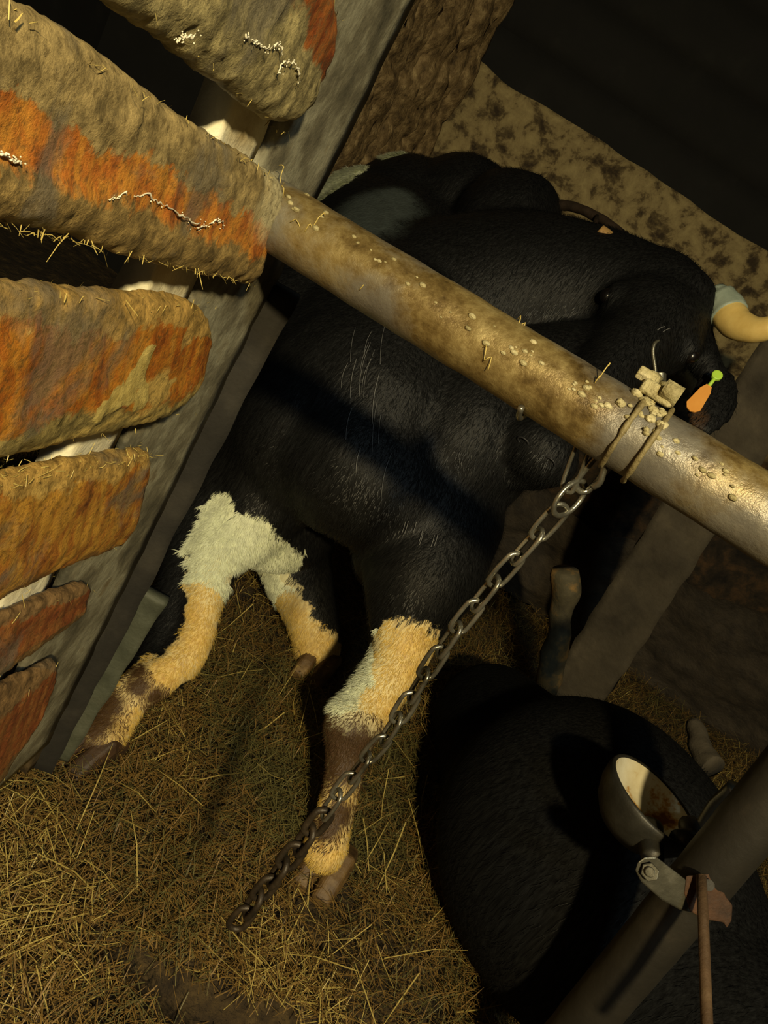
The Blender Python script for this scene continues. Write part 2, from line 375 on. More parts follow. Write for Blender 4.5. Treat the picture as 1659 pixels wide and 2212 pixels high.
# void beyond the slats, left wall (rough) running back to the corner
mb = MB(); rows = []
lw0 = PH(655, 330, 2.95); lw1 = Vector((cornerX - .02, BY - .03, 0))
lx0, ly0 = lw0.x, lw0.y
nrm = Vector((-(lw1.y - ly0), lw1.x - lx0, 0)).normalized()
for j in range(90):
    z = -.1 + 3.2 * j / 89
    rr = []
    for i in range(80):
        t = i / 79; q = Vector((lx0 + (lw1.x - lx0) * t, ly0 + (lw1.y - ly0) * t, z))
        q += nrm * (.03 * nz(q, 9) + .022 * nz(q, 26, 2)); rr.append(q)
    rows.append(rr)
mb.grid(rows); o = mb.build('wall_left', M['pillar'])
md = o.modifiers.new('s', 'SOLIDIFY'); md.thickness = .10; md.offset = 0
tag(o, 'rough brown rendered side wall behind the steel post', kind='structure')
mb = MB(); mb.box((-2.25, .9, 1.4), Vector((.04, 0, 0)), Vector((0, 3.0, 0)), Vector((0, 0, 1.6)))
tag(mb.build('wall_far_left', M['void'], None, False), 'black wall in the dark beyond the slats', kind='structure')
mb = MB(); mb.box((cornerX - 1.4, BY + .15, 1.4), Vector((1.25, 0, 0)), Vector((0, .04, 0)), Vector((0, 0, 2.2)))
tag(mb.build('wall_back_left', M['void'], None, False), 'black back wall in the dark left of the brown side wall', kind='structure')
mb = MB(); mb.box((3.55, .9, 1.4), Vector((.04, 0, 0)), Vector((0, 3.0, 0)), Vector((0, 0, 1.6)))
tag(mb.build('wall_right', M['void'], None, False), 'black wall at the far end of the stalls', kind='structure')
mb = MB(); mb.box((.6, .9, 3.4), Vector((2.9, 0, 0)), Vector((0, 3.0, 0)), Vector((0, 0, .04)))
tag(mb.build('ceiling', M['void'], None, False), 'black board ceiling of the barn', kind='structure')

# ---------------------------------------------------------------- the left partition
VP = ray(1150, 680); D = VP.normalized()                    # the way the slats run
PT = P(690, 300, .70); PB_ = ray(0, 1650)
# post axis: vertical line through a point beside the slat ends
post_ref = P(590, 470, .70)
def on_post(x, y, off=0):          # depth so that the pixel lies in the partition plane
    r = ray(x, y); return CAM + r * ((post_ref - CAM).dot(PN) - off) / r.dot(PN)
postdir = (P(100, 1560, .70 * 1.36) - P(800, 60, .70 * .90)).normalized()
PN = D.cross(postdir).normalized()
if PN.dot(CAM - post_ref) < 0: PN = -PN                     # towards the camera's side
part = empty('slatted_partition', FL(-60, 1880)); tag(part, 'rusty slatted partition on the left, broad caked slats fixed to a grey steel post', 'partition')

def slat(name, mat, ptop, pbot, ntop, nbot, thick, endround=.05, seed=0, near=.16, crust=.0022, label=None):
    """slat whose end shows between the pixels ptop and pbot, running back past the camera"""
    T = on_post(*ptop); B_ = on_post(*pbot); c = (T + B_) / 2; hv = (T - B_) / 2; hh = hv.length
    dT = (on_post(*ntop) - T).normalized(); dB = (on_post(*nbot) - B_).normalized()
    hu = hv.normalized()
    L = .85; n = 170; m_ = 52; V = []; UV = []; SPV = []
    SPL = [(on_post(x, y, -thick), r_) for x, y, r_ in ((318, 765, .010), (300, 800, .014), (280, 835, .016), (245, 860, .014), (215, 880, .011), (300, 860, .012))]
    for i in range(n + 1):
        s = i / n * L
        k = 1.0
        if s < endround: k = math.sqrt(max(0, 1 - (1 - s / endround) ** 2)) * .75 + .25 * (s > 0)
        tt = T + dT * s; bb = B_ + dB * s; cc = (tt + bb) / 2 + hu * .006 * nz((s * 5, seed, 0), 1); hh = max(.008, (tt - bb).dot(hu) / 2)
        for j in range(m_):
            th = 2 * PI * j / m_
            cs, sn = math.cos(th), math.sin(th)
            a = math.copysign(abs(cs) ** .6, cs); b = math.copysign(abs(sn) ** .7, sn)
            q = cc + hu * hh * k * a * (1 + .07 * nz((s * 11, j * .05, seed), 1)) + PN * thick * b * (.4 + .6 * k)
            vv = a * .5 + .5
            rg = .0016 * nz(q, 45, seed) + .0022 * nz(q, 130, seed)
            if vv < .36 + .12 * nz(q, 12, seed): rg += crust
            if seed == 3: SPV.append(max([0] + [1 - .5 * (q - sp_).length / r_ for sp_, r_ in SPL]))
            else: SPV.append(0.0)
            rg += .0015 * (SPV[-1] > .5)
            q = q + (hu * a * .5 + PN * b).normalized() * rg
            V.append(q); UV.append((s, vv, 0))
    Fc = []
    for i in range(n):
        for j in range(m_): Fc.append((i * m_ + j, i * m_ + (j + 1) % m_, (i + 1) * m_ + (j + 1) % m_, (i + 1) * m_ + j))
    Fc.append(tuple(range(m_))[::-1]); Fc.append(tuple(n * m_ + j for j in range(m_)))
    me = mesh(name, V, Fc); at = me.attributes.new('slat_uv', 'FLOAT_VECTOR', 'POINT')
    at.data.foreach_set('vector', [x for t in UV for x in t])
    at = me.attributes.new('splash', 'FLOAT', 'POINT'); at.data.foreach_set('value', SPV)
    o = obj(name, me, mat, part)
    bm = bmesh.new(); bm.from_mesh(me); bmesh.ops.recalc_face_normals(bm, faces=bm.faces); bm.to_mesh(me); bm.free()
    if label: o['label'] = label
    return T, B_, hu, (T - B_).length / 2, c, dT, dB
SL = []
SL.append(slat('slat', M['slat_top'], (745, 45), (612, 300), (700, -60), (265, 0), .012, .09, 1, label='topmost slat, dark rust at its tip and pale caked dirt below'))
SL.append(slat('slat', M['slat_a'], (602, 385), (530, 605), (0, -5), (0, 475), .014, .010, 2, label='widest slat, in line with the pipe, orange rust between grey dust and caked dirt'))
SL.append(slat('slat', M['slat_b'], (472, 655), (402, 885), (0, 600), (0, 968), .012, .10, 3, label='round-ended slat with a yellow dried splash'))
SL.append(slat('slat', M['slat_c'], (325, 965), (265, 1160), (0, 1015), (0, 1275), .012, .02, 4, label='orange slat with straw on its upper edge'))
SL.append(slat('slat', M['slat_d'], (195, 1255), (165, 1325), (0, 1320), (0, 1445), .009, .02, 5, label='narrow dark reddish slat'))
SL.append(slat('slat', M['slat_d'], (125, 1420), (80, 1540), (0, 1500), (0, 1700), .010, .02, 6, label='lowest slat, dark brown'))

def strip(name, mat, x_a, y_a, x_b, y_b, wpx, off0, off1, ext=(.25, .3), rough=.002, edge=.003, parent=part):
    """vertical bar in the partition plane: centre line through two pixels, width in px at the first"""
    a = on_post(x_a, y_a, off0); b = on_post(x_b, y_b, off0)
    d = (b - a).normalized(); s = (D - d * D.dot(d)).normalized()
    hw = (on_post(x_a + wpx / 2, y_a, off0) - on_post(x_a - wpx / 2, y_a, off0)).length * .5
    A = a - d * ext[0]; B = b + d * ext[1]
    if B.z < -.05: B = A + (B - A) * ((A.z + .05) / (A.z - B.z))
    th = (off1 - off0) / 2
    return slab(name, mat, parent, A - PN * th, B - PN * th, s * hw, PN * th, 70, 8, rough, 40, edge)
# grey flange, then its brown edge strip, white board behind the slats
strip('post_flange', M['post'], 672, 300, 180, 1330, 170, .014, .022)
strip('post_web', M['post_edge'], 740, 262, 228, 1330, 22, .020, .075, rough=.001)
strip('white_board', M['white_board'], 505, 330, 78, 1230, 105, .013, .035, rough=.003)
# dark boards between the post and the cow
def vpost(name, mat, parent, a, b, halfw, halft, rough=.004, side=None, **kw):
    a = Vector(a); b = Vector(b); d = (b - a).normalized()
    n_ = (CAM - (a + b) / 2); n_.z = 0; n_.normalize(); n_ = (n_ - d * n_.dot(d)).normalized()
    s = d.cross(n_).normalized()
    return slab(name, mat, parent, a, b, s * halfw, n_ * halft, 60, 10, rough, 30, rough)
db = vpost('dark_plank', M['dark_board'], None, PH(548, 585, .85), PH(90, 1530, .85) + Vector((0, 0, -.1)), .055, .012)
tag(db, 'dark upright plank between the steel post and the cow, beside its raised leg', 'plank')
gb = vpost('grey_plank', M['grey_board'], None, PH(320, 1275, .92), PH(110, 1620, .92), .032, .010)
tag(gb, 'short grey-green plank low behind the dark upright plank', 'plank')

M['chalk'] = simple('chalky_edge', [(.3, (0.45, 0.40, 0.26)), (.6, (0.80, 0.76, 0.60))], 60, .9, 0, .3)
mb = MB()
for pl_ in (((235, 432), (262, 420), (290, 425), (318, 420), (345, 440), (372, 450), (400, 470), (432, 484)), ((0, 335), (25, 345), (50, 352)), ((420, 492), (450, 485), (478, 476), (482, 495)),
            ((528, 78), (556, 92), (572, 105), (604, 96), (610, 120)), ((600, 160), (612, 135), (640, 140), (650, 178)), ((380, 95), (395, 80), (420, 78))):
    pp = spline([on_post(x, y, -.0155) for x, y in pl_], 40)
    pp = [p + hv_ * .0024 * nz(p, 420) + PN * .0006 * nz(p, 260, 3) for p in pp for hv_ in (postdir,)]
    mb.tube(pp, [max(.0001, .0004 + .0007 * nz(p, 330, 7)) for p in pp], 6, rough=.0004, rs=700)
    for p in pp:
        if random.random() < .5: blob(mb, p + rnd() * .0012, .0005, .0004, .0004, None, 3, 1, .6)
mb.build('chalky_crust_edge', M['chalk'], part)['kind'] = 'stuff'
# hay wisps caught on the slat edges
def blade(mb, p, d, L, w_, sag=.0, up=Vector((0, 0, 1))):
    d = d.normalized(); s = d.cross(up)
    if s.length < .1: s = d.cross(Vector((1, 0, 0)))
    s = s.normalized() * w_
    b = len(mb.v); mid = p + d * L * .5 - up * sag; e = p + d * L - up * sag * .3
    mb.v += [p - s, p + s, mid - s, mid + s, e - s * .5, e + s * .5]
    mb.f += [(b, b + 1, b + 3, b + 2), (b + 2, b + 3, b + 5, b + 4)]
mb = MB()
for (T, B_, hu, hh, c, dT, dB), cnt, tb in zip(SL, (120, 420, 90, 260, 60, 60), (.5, .22, .6, .9, .8, .8)):
    for k in range(cnt):
        s = random.random() ** .8 * .4; topside = random.random() < tb
        p = (T + dT * s if topside else B_ + dB * s) - hu * (.002 if topside else -.002) + PN * random.uniform(-.008, .016)
        d = (hu * (1 if topside else -.8) * random.uniform(0, .6) + D * random.uniform(-1, 1) + PN * .2 + rnd() * .3)
        blade(mb, p - d.normalized() * .004, d, random.uniform(.003, .010) * (2.4 if random.random() < .05 else 1), random.uniform(.00015, .0004), random.uniform(-.002, .002), hu)
o = mb.build('straw', M['straw_b'], part); o['kind'] = 'stuff'; o['label'] = 'hay wisps stuck to the slat edges'

# ---------------------------------------------------------------- the pipe
pa, pb = P(585, 462, .700), P(1900, 1270, .575)
pd = (pb - pa).normalized(); pa2 = pa - pd * .012
pipe = empty('rail_pipe', pa); tag(pipe, 'worn yellow-brown steel rail pipe running from the post across the picture', 'pipe')
pb = pb + pd * .15; n = 180; pts = [pa2.lerp(pb, i / n) for i in range(n + 1)]
mb = MB(); mb.tube(pts, [.0305] * (n + 1), 40, rough=.0010, rs=45); mb.build('tube', M['pipe'], pipe)
mb = MB(); mb.tube([pa2 + pd * t for t in (-.014, -.008, .0, .005, .008)], [.031, .037, .038, .035, .0312], 36, rough=.002, rs=60)
o = mb.build('weld_collar', M['post'], pipe)
# crud blobs on the pipe
mb = MB(); pu, pv = frame(pd)
toC = (CAM - pa.lerp(pb, .5)); toC = (toC - pd * toC.dot(pd)).normalized(); upp = pd.cross(toC).normalized()
if upp.z < 0: upp = -upp
def on_pipe(x, y, lift=0):          # the point of the pipe's near surface that a pixel shows
    r = ray(x, y).normalized(); # closest approach to the axis, then step to the surface
    w0 = CAM - pa; b_ = r.dot(pd); d_ = r.dot(w0); e_ = pd.dot(w0); den = 1 - b_ * b_
    t = (b_ * e_ - d_) / den; s = (e_ - b_ * d_) / den
    q = CAM + r * t; ax = pa + pd * s; off = q - ax; dist = off.length
    R = .0305 + lift
    if dist < R: q = q - (r - pd * r.dot(pd)).normalized() * math.sqrt(R * R - dist * dist)
    return q
for k in range(70):
    t = random.uniform(.02, .95); y0 = 440 + (1659 - 600) * t * .61; x0 = 640 + (1659 - 640) * t
    a = random.gauss(-20, 32); q = on_pipe(x0 + a * .52, y0 + a * .85 + 20)
    s = random.uniform(.0008, .0026); blob(mb, q, s * 1.6, s, s, (pd, upp, toC), 4, k)
o = mb.build('dirt_specks', M['crud'], pipe); o['kind'] = 'stuff'
mb = MB()
for (x, y, l, a) in ((660, 500, .03, -.4), (690, 520, .025, .7), (640, 445, .03, 1.6), (800, 640, .03, .5), (1060, 760, .016, -1.2), (1290, 830, .02, .9), (1120, 690, .01, -1)):
    p0 = on_pipe(x, y, .001); d = CX * math.cos(a) + CY * math.sin(a)
    pp = [p0 + d * l * (i / 8) + (pv * .004 * math.sin(i * 1.3) + toC * .0012 * (i % 3)) for i in range(9)]
    mb.tube(pp, .00045, 5)
mb.build('straw', M['straw_b'], pipe)['kind'] = 'stuff'

# ---------------------------------------------------------------- chain clamp on the pipe
M['strap'] = simple('fouled_strap', [(.3, (0.09, 0.065, 0.025)), (.6, (0.20, 0.16, 0.07)), (.8, (.3, .26, .14))], 60, .6, .1, .8, .003, 150)
cl = empty('chain_clamp', on_pipe(1420, 900)); tag(cl, 'caked bolted clamp with a wire eye on top of the rail pipe', 'clamp')
cA = pa + pd * (on_pipe(1408, 890) - pa).dot(pd)
mb = MB()                                            # strap round the pipe
for off in (-.009, .012):
    mb.tube([cA + pd * off + (toC * math.cos(t) + upp * math.sin(t)) * (.0325) for t in [i * 2 * PI / 40 for i in range(40)]], .0022, 8, closed=True, rough=.0012, rs=120)
mb.build('strap', M['strap'], cl)
mb = MB(); mb.box(cA + upp * .037 + toC * .006 - pd * .004, pd * .014, upp * .006, toC * .011); mb.build('saddle', M['crud'], cl, bevel=.003)
mb = MB(); c0 = cA + upp * .042 + toC * .014 + pd * .004
mb.tube([c0 - pd * .007, c0 + pd * .007], .0080, 16, rough=.0015, rs=150); mb.build('bolt_head', M['crud'], cl)
mb = MB(); c1 = cA + upp * .044 - pd * .016 + toC * .006
mb.tube([c1 - pd * .010, c1 + pd * .005], .006, 6); mb.build('nut', M['crud'], cl, False, .001)
mb = MB(); c2 = P(1417, 822, .645); mb.tube([c2 - CY * .006, c2 + CY * .006], .0085, 6); mb.build('nut', M['plate'], cl, False, .001)
mb = MB(); mb.tube([c1, c2], .006, 8, rough=.001); mb.tube([c2 - CY * .004, c0], .006, 8, rough=.001); mb.build('link_plate', M['crud'], cl)
wp = spline([P(1417, 820, .643), P(1414, 790, .643), P(1410, 760, .643), P(1414, 742, .643), P(1424, 735, .645)], 20)
mb = MB(); mb.tube(wp, [.0016] * 16 + [.0014, .0012, .001, .0009, .0008], 8); mb.build('wire_eye', M['plate'], cl)
mb = MB()
for k in range(26):
    x = random.gauss(1410, 24); y = random.gauss(880, 26); q = on_pipe(x, y, .001); s = random.uniform(.0015, .004)
    blob(mb, q, s * 1.4, s, s, (pd, upp, toC), 5, k, .5)
mb.build('caked_dirt', M['crud'], cl)['kind'] = 'stuff'

# ---------------------------------------------------------------- the hanging chain
hd = (P(1320, 985, .64)).y
cpts = [PH(x, y, hd + .0) for x, y in ((1318, 985), (1262, 1040), (1180, 1135), (1060, 1268), (960, 1395), (895, 1495), (838, 1585), (775, 1660), (705, 1752), (625, 1855), (560, 1935), (505, 2005))]
path = spline(cpts, 400)
acc = [0]
for i in range(400): acc.append(acc[-1] + (path[i + 1] - path[i]).length)
def at_len(s):
    for i in range(400):
        if acc[i + 1] >= s: return path[i].lerp(path[i + 1], (s - acc[i]) / (acc[i + 1] - acc[i]))
    return path[-1]
chain = empty('hanging_chain', path[0]); tag(chain, 'steel link chain hanging from the rail pipe down in front of the legs', 'chain')
def link(c, t, s, L, wd, r, mat, nm='link'):
    pts = []
    for i in range(28):
        a = 2 * PI * i / 28; x = math.cos(a) * wd; y = math.sin(a) * wd + (L - wd) * (1 if math.sin(a) > 0 else -1) * min(1, abs(math.sin(a)) * 3)
        pts.append(c + s * x + t * y)
    mb = MB(); mb.tube(pts, r, 8, closed=True); return mb.build(nm, mat, chain)
pitch = .0292; tot = acc[-1]; k = 0; s_ = .075
while s_ < tot - .01:
    c = at_len(s_); t = (at_len(min(s_ + .01, tot)) - at_len(s_ - .01)).normalized()
    n0 = (CAM - c).normalized(); n0 = (n0 - t * n0.dot(t)).normalized(); s0 = t.cross(n0)
    ang = (PI / 2 * (k % 2)) + .55 + random.uniform(-.18, .18)
    s = s0 * math.cos(ang) + n0 * math.sin(ang)
    low = s_ > tot * .70
    o = link(c, t, s, .0195, .0088 if not low else .0098, .0023 if not low else .0036, M['chain_dirty'] if low else M['chain'])
    if low: o['label'] = 'link fouled dark with dung'
    s_ += pitch; k += 1
# the ring and snap at the top
c = at_len(.048); t = (at_len(.06) - at_len(.035)).normalized(); n0 = (CAM - c).normalized(); s0 = t.cross(n0).normalized()
ring = [c + (s0 * math.cos(a) * .008 + (t * .9 + n0 * .35) * math.sin(a) * .020) + n0 * math.cos(a) * .012 + n0 * .003 for a in [i * 2 * PI / 32 for i in range(32)]]
MB().tube(ring, .0024, 8, closed=True).build('ring', M['chain'], chain)
c = at_len(.015)
link(c, t, (s0 + n0 * .6).normalized(), .023, .008, .0028, M['chain'])
link(c + CX * -.017 + CY * .003, (t + CX * .35).normalized(), s0, .024, .006, .002, M['chain'])
hk = spline([P(1335, 983, .625), P(1318, 988, .625), P(1306, 1008, .63), P(1296, 1040, .635), P(1280, 1052, .64)], 20)
MB().tube(hk, [.0015] + [.003] * 20, 8).build('hook', M['chain'], chain)
wrap = [cA - pd * .085 + (toC * math.cos(a) + upp * math.sin(a)) * .0345 for a in [PI + .5 + i * .12 for i in range(16)]]
MB().tube(wrap, .0028, 8).build('wire_loop', M['chain'], chain)

# ---------------------------------------------------------------- animals
def remesh(name, mb, vox, smooth=6):
    me = mesh(name, mb.v, mb.f); o = bpy.data.objects.new(name, me); COL.objects.link(o)
    bm = bmesh.new(); bm.from_mesh(me); bmesh.ops.recalc_face_normals(bm, faces=bm.faces); bm.to_mesh(me); bm.free()
    a = o.modifiers.new('r', 'REMESH'); a.mode = 'VOXEL'; a.voxel_size = vox
    b = o.modifiers.new('s', 'SMOOTH'); b.iterations = smooth; b.factor = .6
    dg = bpy.context.evaluated_depsgraph_get(); ev = o.evaluated_get(dg)
    m2 = bpy.data.meshes.new_from_object(ev); bpy.data.objects.remove(o)
    m2.name = name; m2.polygons.foreach_set('use_smooth', [True] * len(m2.polygons)); return m2
def limb(mb, pts, n=24, k=None):
    """pts: list of (point, radius) -> smooth tapered tube with round ends"""
    c = spline([p for p, r in pts], 10 * (len(pts) - 1)); rr = spline([Vector((r, 0, 0)) for p, r in pts], 10 * (len(pts) - 1))
    mb.tube(c, [max(.004, r.x) for r in rr], n)
    blob(mb, c[0], pts[0][1], pts[0][1], pts[0][1], None, 10, 0, 0); blob(mb, c[-1], pts[-1][1], pts[-1][1], pts[-1][1], None, 10, 0, 0)

cm = MB()
# trunk: brisket -> withers -> barrel -> rump
limb(cm, [(P(800, 900, 1.72), .27), (P(810, 790, 1.95), .30), (P(820, 700, 2.15), .315), (P(850, 590, 2.36), .30), (P(850, 530, 2.46), .24)], 40)
blob(cm, P(800, 1000, 1.62), .235, .19, .17, None, 14, 1, .05)
blob(cm, P(660, 940, 1.66), .155, .17, .22, None, 14, 2, .05)        # point of shoulder, image left
blob(cm, P(985, 960, 1.64), .17, .17, .20, None, 14, 3, .05)         # point of shoulder, image right
blob(cm, P(905, 1130, 1.62), .12, .14, .18, None, 14, 4, .05)
blob(cm, P(905, 460, 2.36), .20, .28, .15, None, 14, 5, .05)
blob(cm, P(800, 480, 2.36), .17, .22, .15, None, 14, 5, .05)
blob(cm, P(1005, 455, 2.28), .17, .22, .15, None, 14, 5, .05)
blob(cm, P(640, 760, 1.90), .16, .25, .26, None, 14, 7, .05)         # croup
blob(cm, P(1090, 500, 2.10), .15, .22, .16, None, 14, 6, .05)        # withers
# neck
limb(cm, [(P(960, 690, 2.0), .25), (P(1120, 650, 1.95), .215), (P(1270, 650, 1.88), .175), (P(1400, 665, 1.80), .135)], 36)
limb(cm, [(P(1000, 880, 1.72), .17), (P(1130, 840, 1.72), .14), (P(1280, 800, 1.74), .11)], 30)     # throat and dewlap
# head, facing the camera
poll = P(1462, 640, 1.76); muz = P(1165, 975, 1.50)
hx = (P(1570, 690, 1.75) - P(1345, 560, 1.78)).normalized(); hl = (muz - poll).normalized()
hx = (hx - hl * hx.dot(hl)).normalized(); hn = hx.cross(hl).normalized()
if hn.dot(CAM - poll) < 0: hn = -hn
A = (hx, hl, hn)
blob(cm, poll + hl * .02, .105, .08, .09, A, 14, 0, 0)
blob(cm, poll + hl * .12, .118, .13, .095, A, 14, 0, 0)
limb(cm, [(poll + hl * .10, .095), (poll + hl * .24, .085), (poll + hl * .38, .070), (poll + hl * .46, .068)], 28)
blob(cm, poll + hl * .18 - hn * .06, .085, .14, .09, A, 14, 0, 0)      # jaw
blob(cm, muz + hl * .0, .082, .062, .070, A, 14, 0, 0)                # muzzle
blob(cm, muz - hn * .05 + hl * -.01, .06, .07, .04, A, 12, 0, 0)      # chin
for sg in (-1, 1):
    blob(cm, poll + hl * .15 + hx * sg * .10 + hn * .035, .022, .035, .028, A, 10, 0, 0)   # brow
# ears
er = P(1525, 865, 1.70)
ev_ = (P(1500, 960, 1.66) - P(1545, 760, 1.74)).normalized(); eh = (P(1600, 860, 1.70) - P(1460, 850, 1.70)).normalized(); en = ev_.cross(eh).normalized()
blob(cm, er + eh * .015, .058, .092, .014, (eh, ev_, en), 16, 0, 0)
limb(cm, [(P(1500, 740, 1.77), .045), (P(1530, 800, 1.74), .034)], 14)
el = poll - hx * .20 + hl * .06 - hn * .04
blob(cm, el, .09, .05, .014, A, 14, 0, 0); limb(cm, [(poll - hx * .08 + hl * .03, .04), (el, .028)], 14)
# foreleg, image right
RF = [(P(960, 1120, 1.62), .125), (P(905, 1260, 1.56), .115), (P(878, 1350, 1.54), .078), (P(858, 1430, 1.52), .056), (P(790, 1530, 1.49), .054),
      (P(760, 1572, 1.48), .056), (P(752, 1625, 1.48), .042), (P(738, 1700, 1.47), .036), (P(715, 1790, 1.465), .038), (P(702, 1835, 1.455), .044)]
limb(cm, RF, 24)
blob(cm, P(765, 1560, 1.46), .056, .045, .050, None, 12, 0, 0)
# foreleg, image left
LF = [(P(620, 980, 1.68), .14), (P(535, 1120, 1.66), .095), (P(475, 1190, 1.62), .064), (P(445, 1280, 1.58), .043), (P(428, 1360, 1.55), .037),
      (P(400, 1420, 1.53), .041), (P(345, 1462, 1.50), .040), (P(295, 1492, 1.48), .040), (P(255, 1545, 1.46), .040), (P(222, 1590, 1.44), .047)]
limb(cm, LF, 24)
limb(cm, [(P(560, 1040, 1.70), .12), (P(450, 1130, 1.68), .085), (P(412, 1230, 1.63), .062), (P(380, 1330, 1.59), .050), (P(352, 1400, 1.555), .042), (P(320, 1450, 1.52), .034)], 20)
blob(cm, P(475, 1150, 1.64), .055, .06, .085, None, 12, 3, .1)
blob(cm, P(600, 1110, 1.85), .15, .22, .10, None, 14, 0, .05)          # white belly behind the elbow
# hind legs
HL = [(P(700, 950, 2.15), .19), (P(640, 1110, 2.05), .13), (P(635, 1200, 2.03), .10), (P(655, 1280, 2.03), .080), (P(680, 1360, 2.02), .066), (P(685, 1400, 2.02), .064)]
limb(cm, HL, 24)
HR = [(P(880, 900, 2.35), .18), (P(860, 1100, 2.25), .12), (P(860, 1240, 2.2), .07), (P(850, 1330, 2.2), .055)]
hr_f = FL(846, 1360); HR.append((hr_f + Vector((0, 0, .06)), .05))
limb(cm, HR, 20)
cow = empty('cow', FL(640, 1560)); tag(cow, 'black cow with white and yellow-stained legs standing behind the rail pipe, facing the camera', 'cow')
me = remesh('body', cm, .0105, 5)
from mathutils.bvhtree import BVHTree
me.calc_loop_triangles()
bvh = BVHTree.FromPolygons([v.co for v in me.vertices], [tuple(t.vertices) for t in me.loop_triangles])
def S(L):                                     # marks on the coat, (x, y, radius in metres) where the photograph shows them
    out = []
    for x, y, r in L:
        h = bvh.ray_cast(CAM, ray(x, y).normalized())[0]
        if h: out.append((h, r))
    return out
white = S([(474, 1100, .035), (462, 1145, .048), (462, 1195, .062), (505, 1185, .058), (450, 1250, .052), (448, 1310, .045), (438, 1370, .045), (410, 1425, .048), (350, 1468, .045),
         (295, 1500, .08), (265, 1545, .08), (225, 1590, .09), (170, 1630, .07), (535, 1175, .06), (560, 1190, .05), (585, 1205, .05), (605, 1230, .055), (590, 1255, .05), (610, 1290, .055), (630, 1330, .055), (645, 1370, .06), (655, 1420, .07), (690, 1420, .07), (650, 1460, .08),
         (900, 1385, .04), (865, 1400, .055), (905, 1410, .055), (860, 1450, .085), (815, 1510, .085), (765, 1560, .085), (745, 1640, .07), (735, 1710, .07), (712, 1790, .08), (700, 1840, .08), (690, 1880, .07),
         (715, 400, .075), (750, 372, .06), (800, 350, .05), (850, 335, .045), (600, 570, .06), (580, 590, .05)])
yel = S([(415, 1330, .07), (425, 1380, .10), (350, 1470, .12), (250, 1570, .12), (660, 1400, .13), (670, 1450, .13), (640, 1330, .07), (900, 1400, .08), (890, 1450, .07), (840, 1540, .06),
       (740, 1730, .10), (700, 1830, .12)])
mud = S([(165, 1590, .055), (185, 1630, .05), (205, 1560, .045), (240, 1525, .03), (300, 1450, .02), (300, 1480, .026), (335, 1505, .024), (365, 1515, .02), (725, 1610, .05), (770, 1610, .05), (740, 1645, .06), (765, 1650, .05), (705, 1790, .03), (735, 1760, .03), (1500, 900, .03)])
def field(p, L):
    m_ = 0
    for c, r in L:
        d = (p - c).length
        if d < 2 * r: m_ = max(m_, 1 - .5 * d / r)
    return m_
vals = []
for v in me.vertices:
    p = v.co; vals += [field(p, white), field(p, yel) * .9, field(p, mud) * .95]
at = me.attributes.new('coat', 'FLOAT_VECTOR', 'POINT'); at.data.foreach_set('vector', vals)
roan = S([(775, 480, .07), (820, 445, .07), (800, 460, .06), (850, 425, .04)])
at = me.attributes.new('roan', 'FLOAT', 'POINT'); at.data.foreach_set('value', [min(1, 2 * field(v.co, roan)) for v in me.vertices])
body = obj('body', me, M['coat'], cow)
# horns
h0 = P(1566, 655, 1.72)
hp = spline([h0 - hx * .03, P(1568, 668, 1.70), P(1592, 700, 1.67), P(1640, 712, 1.63), P(1700, 690, 1.60), P(1740, 640, 1.60)], 36)
hr_ = [.030 if i < 3 else .036 - .024 * max(0, (i - 12) / 24) for i in range(37)]
MB().tube(hp[9:], hr_[9:], 20, rough=.0015).build('horn', M['yellow'], cow)
o = MB().tube(hp[:11], [r * 1.07 for r in hr_[:11]], 20, rough=.003).build('horn_base', M['hornbase'], cow)
hp = spline([P(1385, 590, 1.80), P(1350, 548, 1.79), P(1330, 532, 1.785), P(1312, 518, 1.78), P(1292, 500, 1.78)], 24)
MB().tube(hp, [.026 - .008 * i / 24 for i in range(25)], 18, rough=.001).build('horn', M['tan'], cow)
# eyes, nostrils
for sg in (-1, 1):
    mb = MB(); blob(mb, poll + hl * .165 + hx * sg * .108 + hn * .034, .016, .018, .016, A, 12, 0, 0); mb.build('eye', M['eye'], cow)
    mb = MB(); mb.tube([muz + hl * .04 + hx * sg * (.03 + .012 * math.cos(a)) + hn * (.046 + .009 * math.sin(a)) for a in [i * PI / 8 for i in range(16)]], .0018, 8, closed=True)
    mb.build('nostril', M['nose'], cow)
# ear tag
t0 = P(1548, 812, 1.655); t1 = P(1492, 885, 1.630)
td = (t1 - t0).normalized(); ts = td.cross((CAM - t0).normalized()).normalized(); tn = td.cross(ts).normalized()
et = MB(); et.tube([t0 - tn * .006, t0 + tn * .004], .0115, 16); o = et.build('tag_button', M['tag_green'], cow, False, .002); o['label'] = 'yellow-green button of the ear tag'
mb = MB(); mb.tube([t0, t0 + td * .03], .004, 8); mb.build('tag_stem', M['tag_green'], cow)
mb = MB(); L = (t1 - t0).length
q = [(.030, .006), (.045, .012), (L - .010, .0165), (L, .010), (L + .004, 0)]
out = [t0 + td * a + ts * b for a, b in q] + [t0 + td * a - ts * b for a, b in q[::-1]]
nq = len(out); mb.v = [p + tn * .0015 for p in out] + [p - tn * .0015 for p in out]
mb.f = [tuple(range(nq)), tuple(range(2 * nq - 1, nq - 1, -1))] + [(i, (i + 1) % nq, nq + (i + 1) % nq, nq + i) for i in range(nq)]
o = mb.build('ear_tag', M['tag_orange'], cow, False); o['label'] = 'orange plastic ear tag blade'
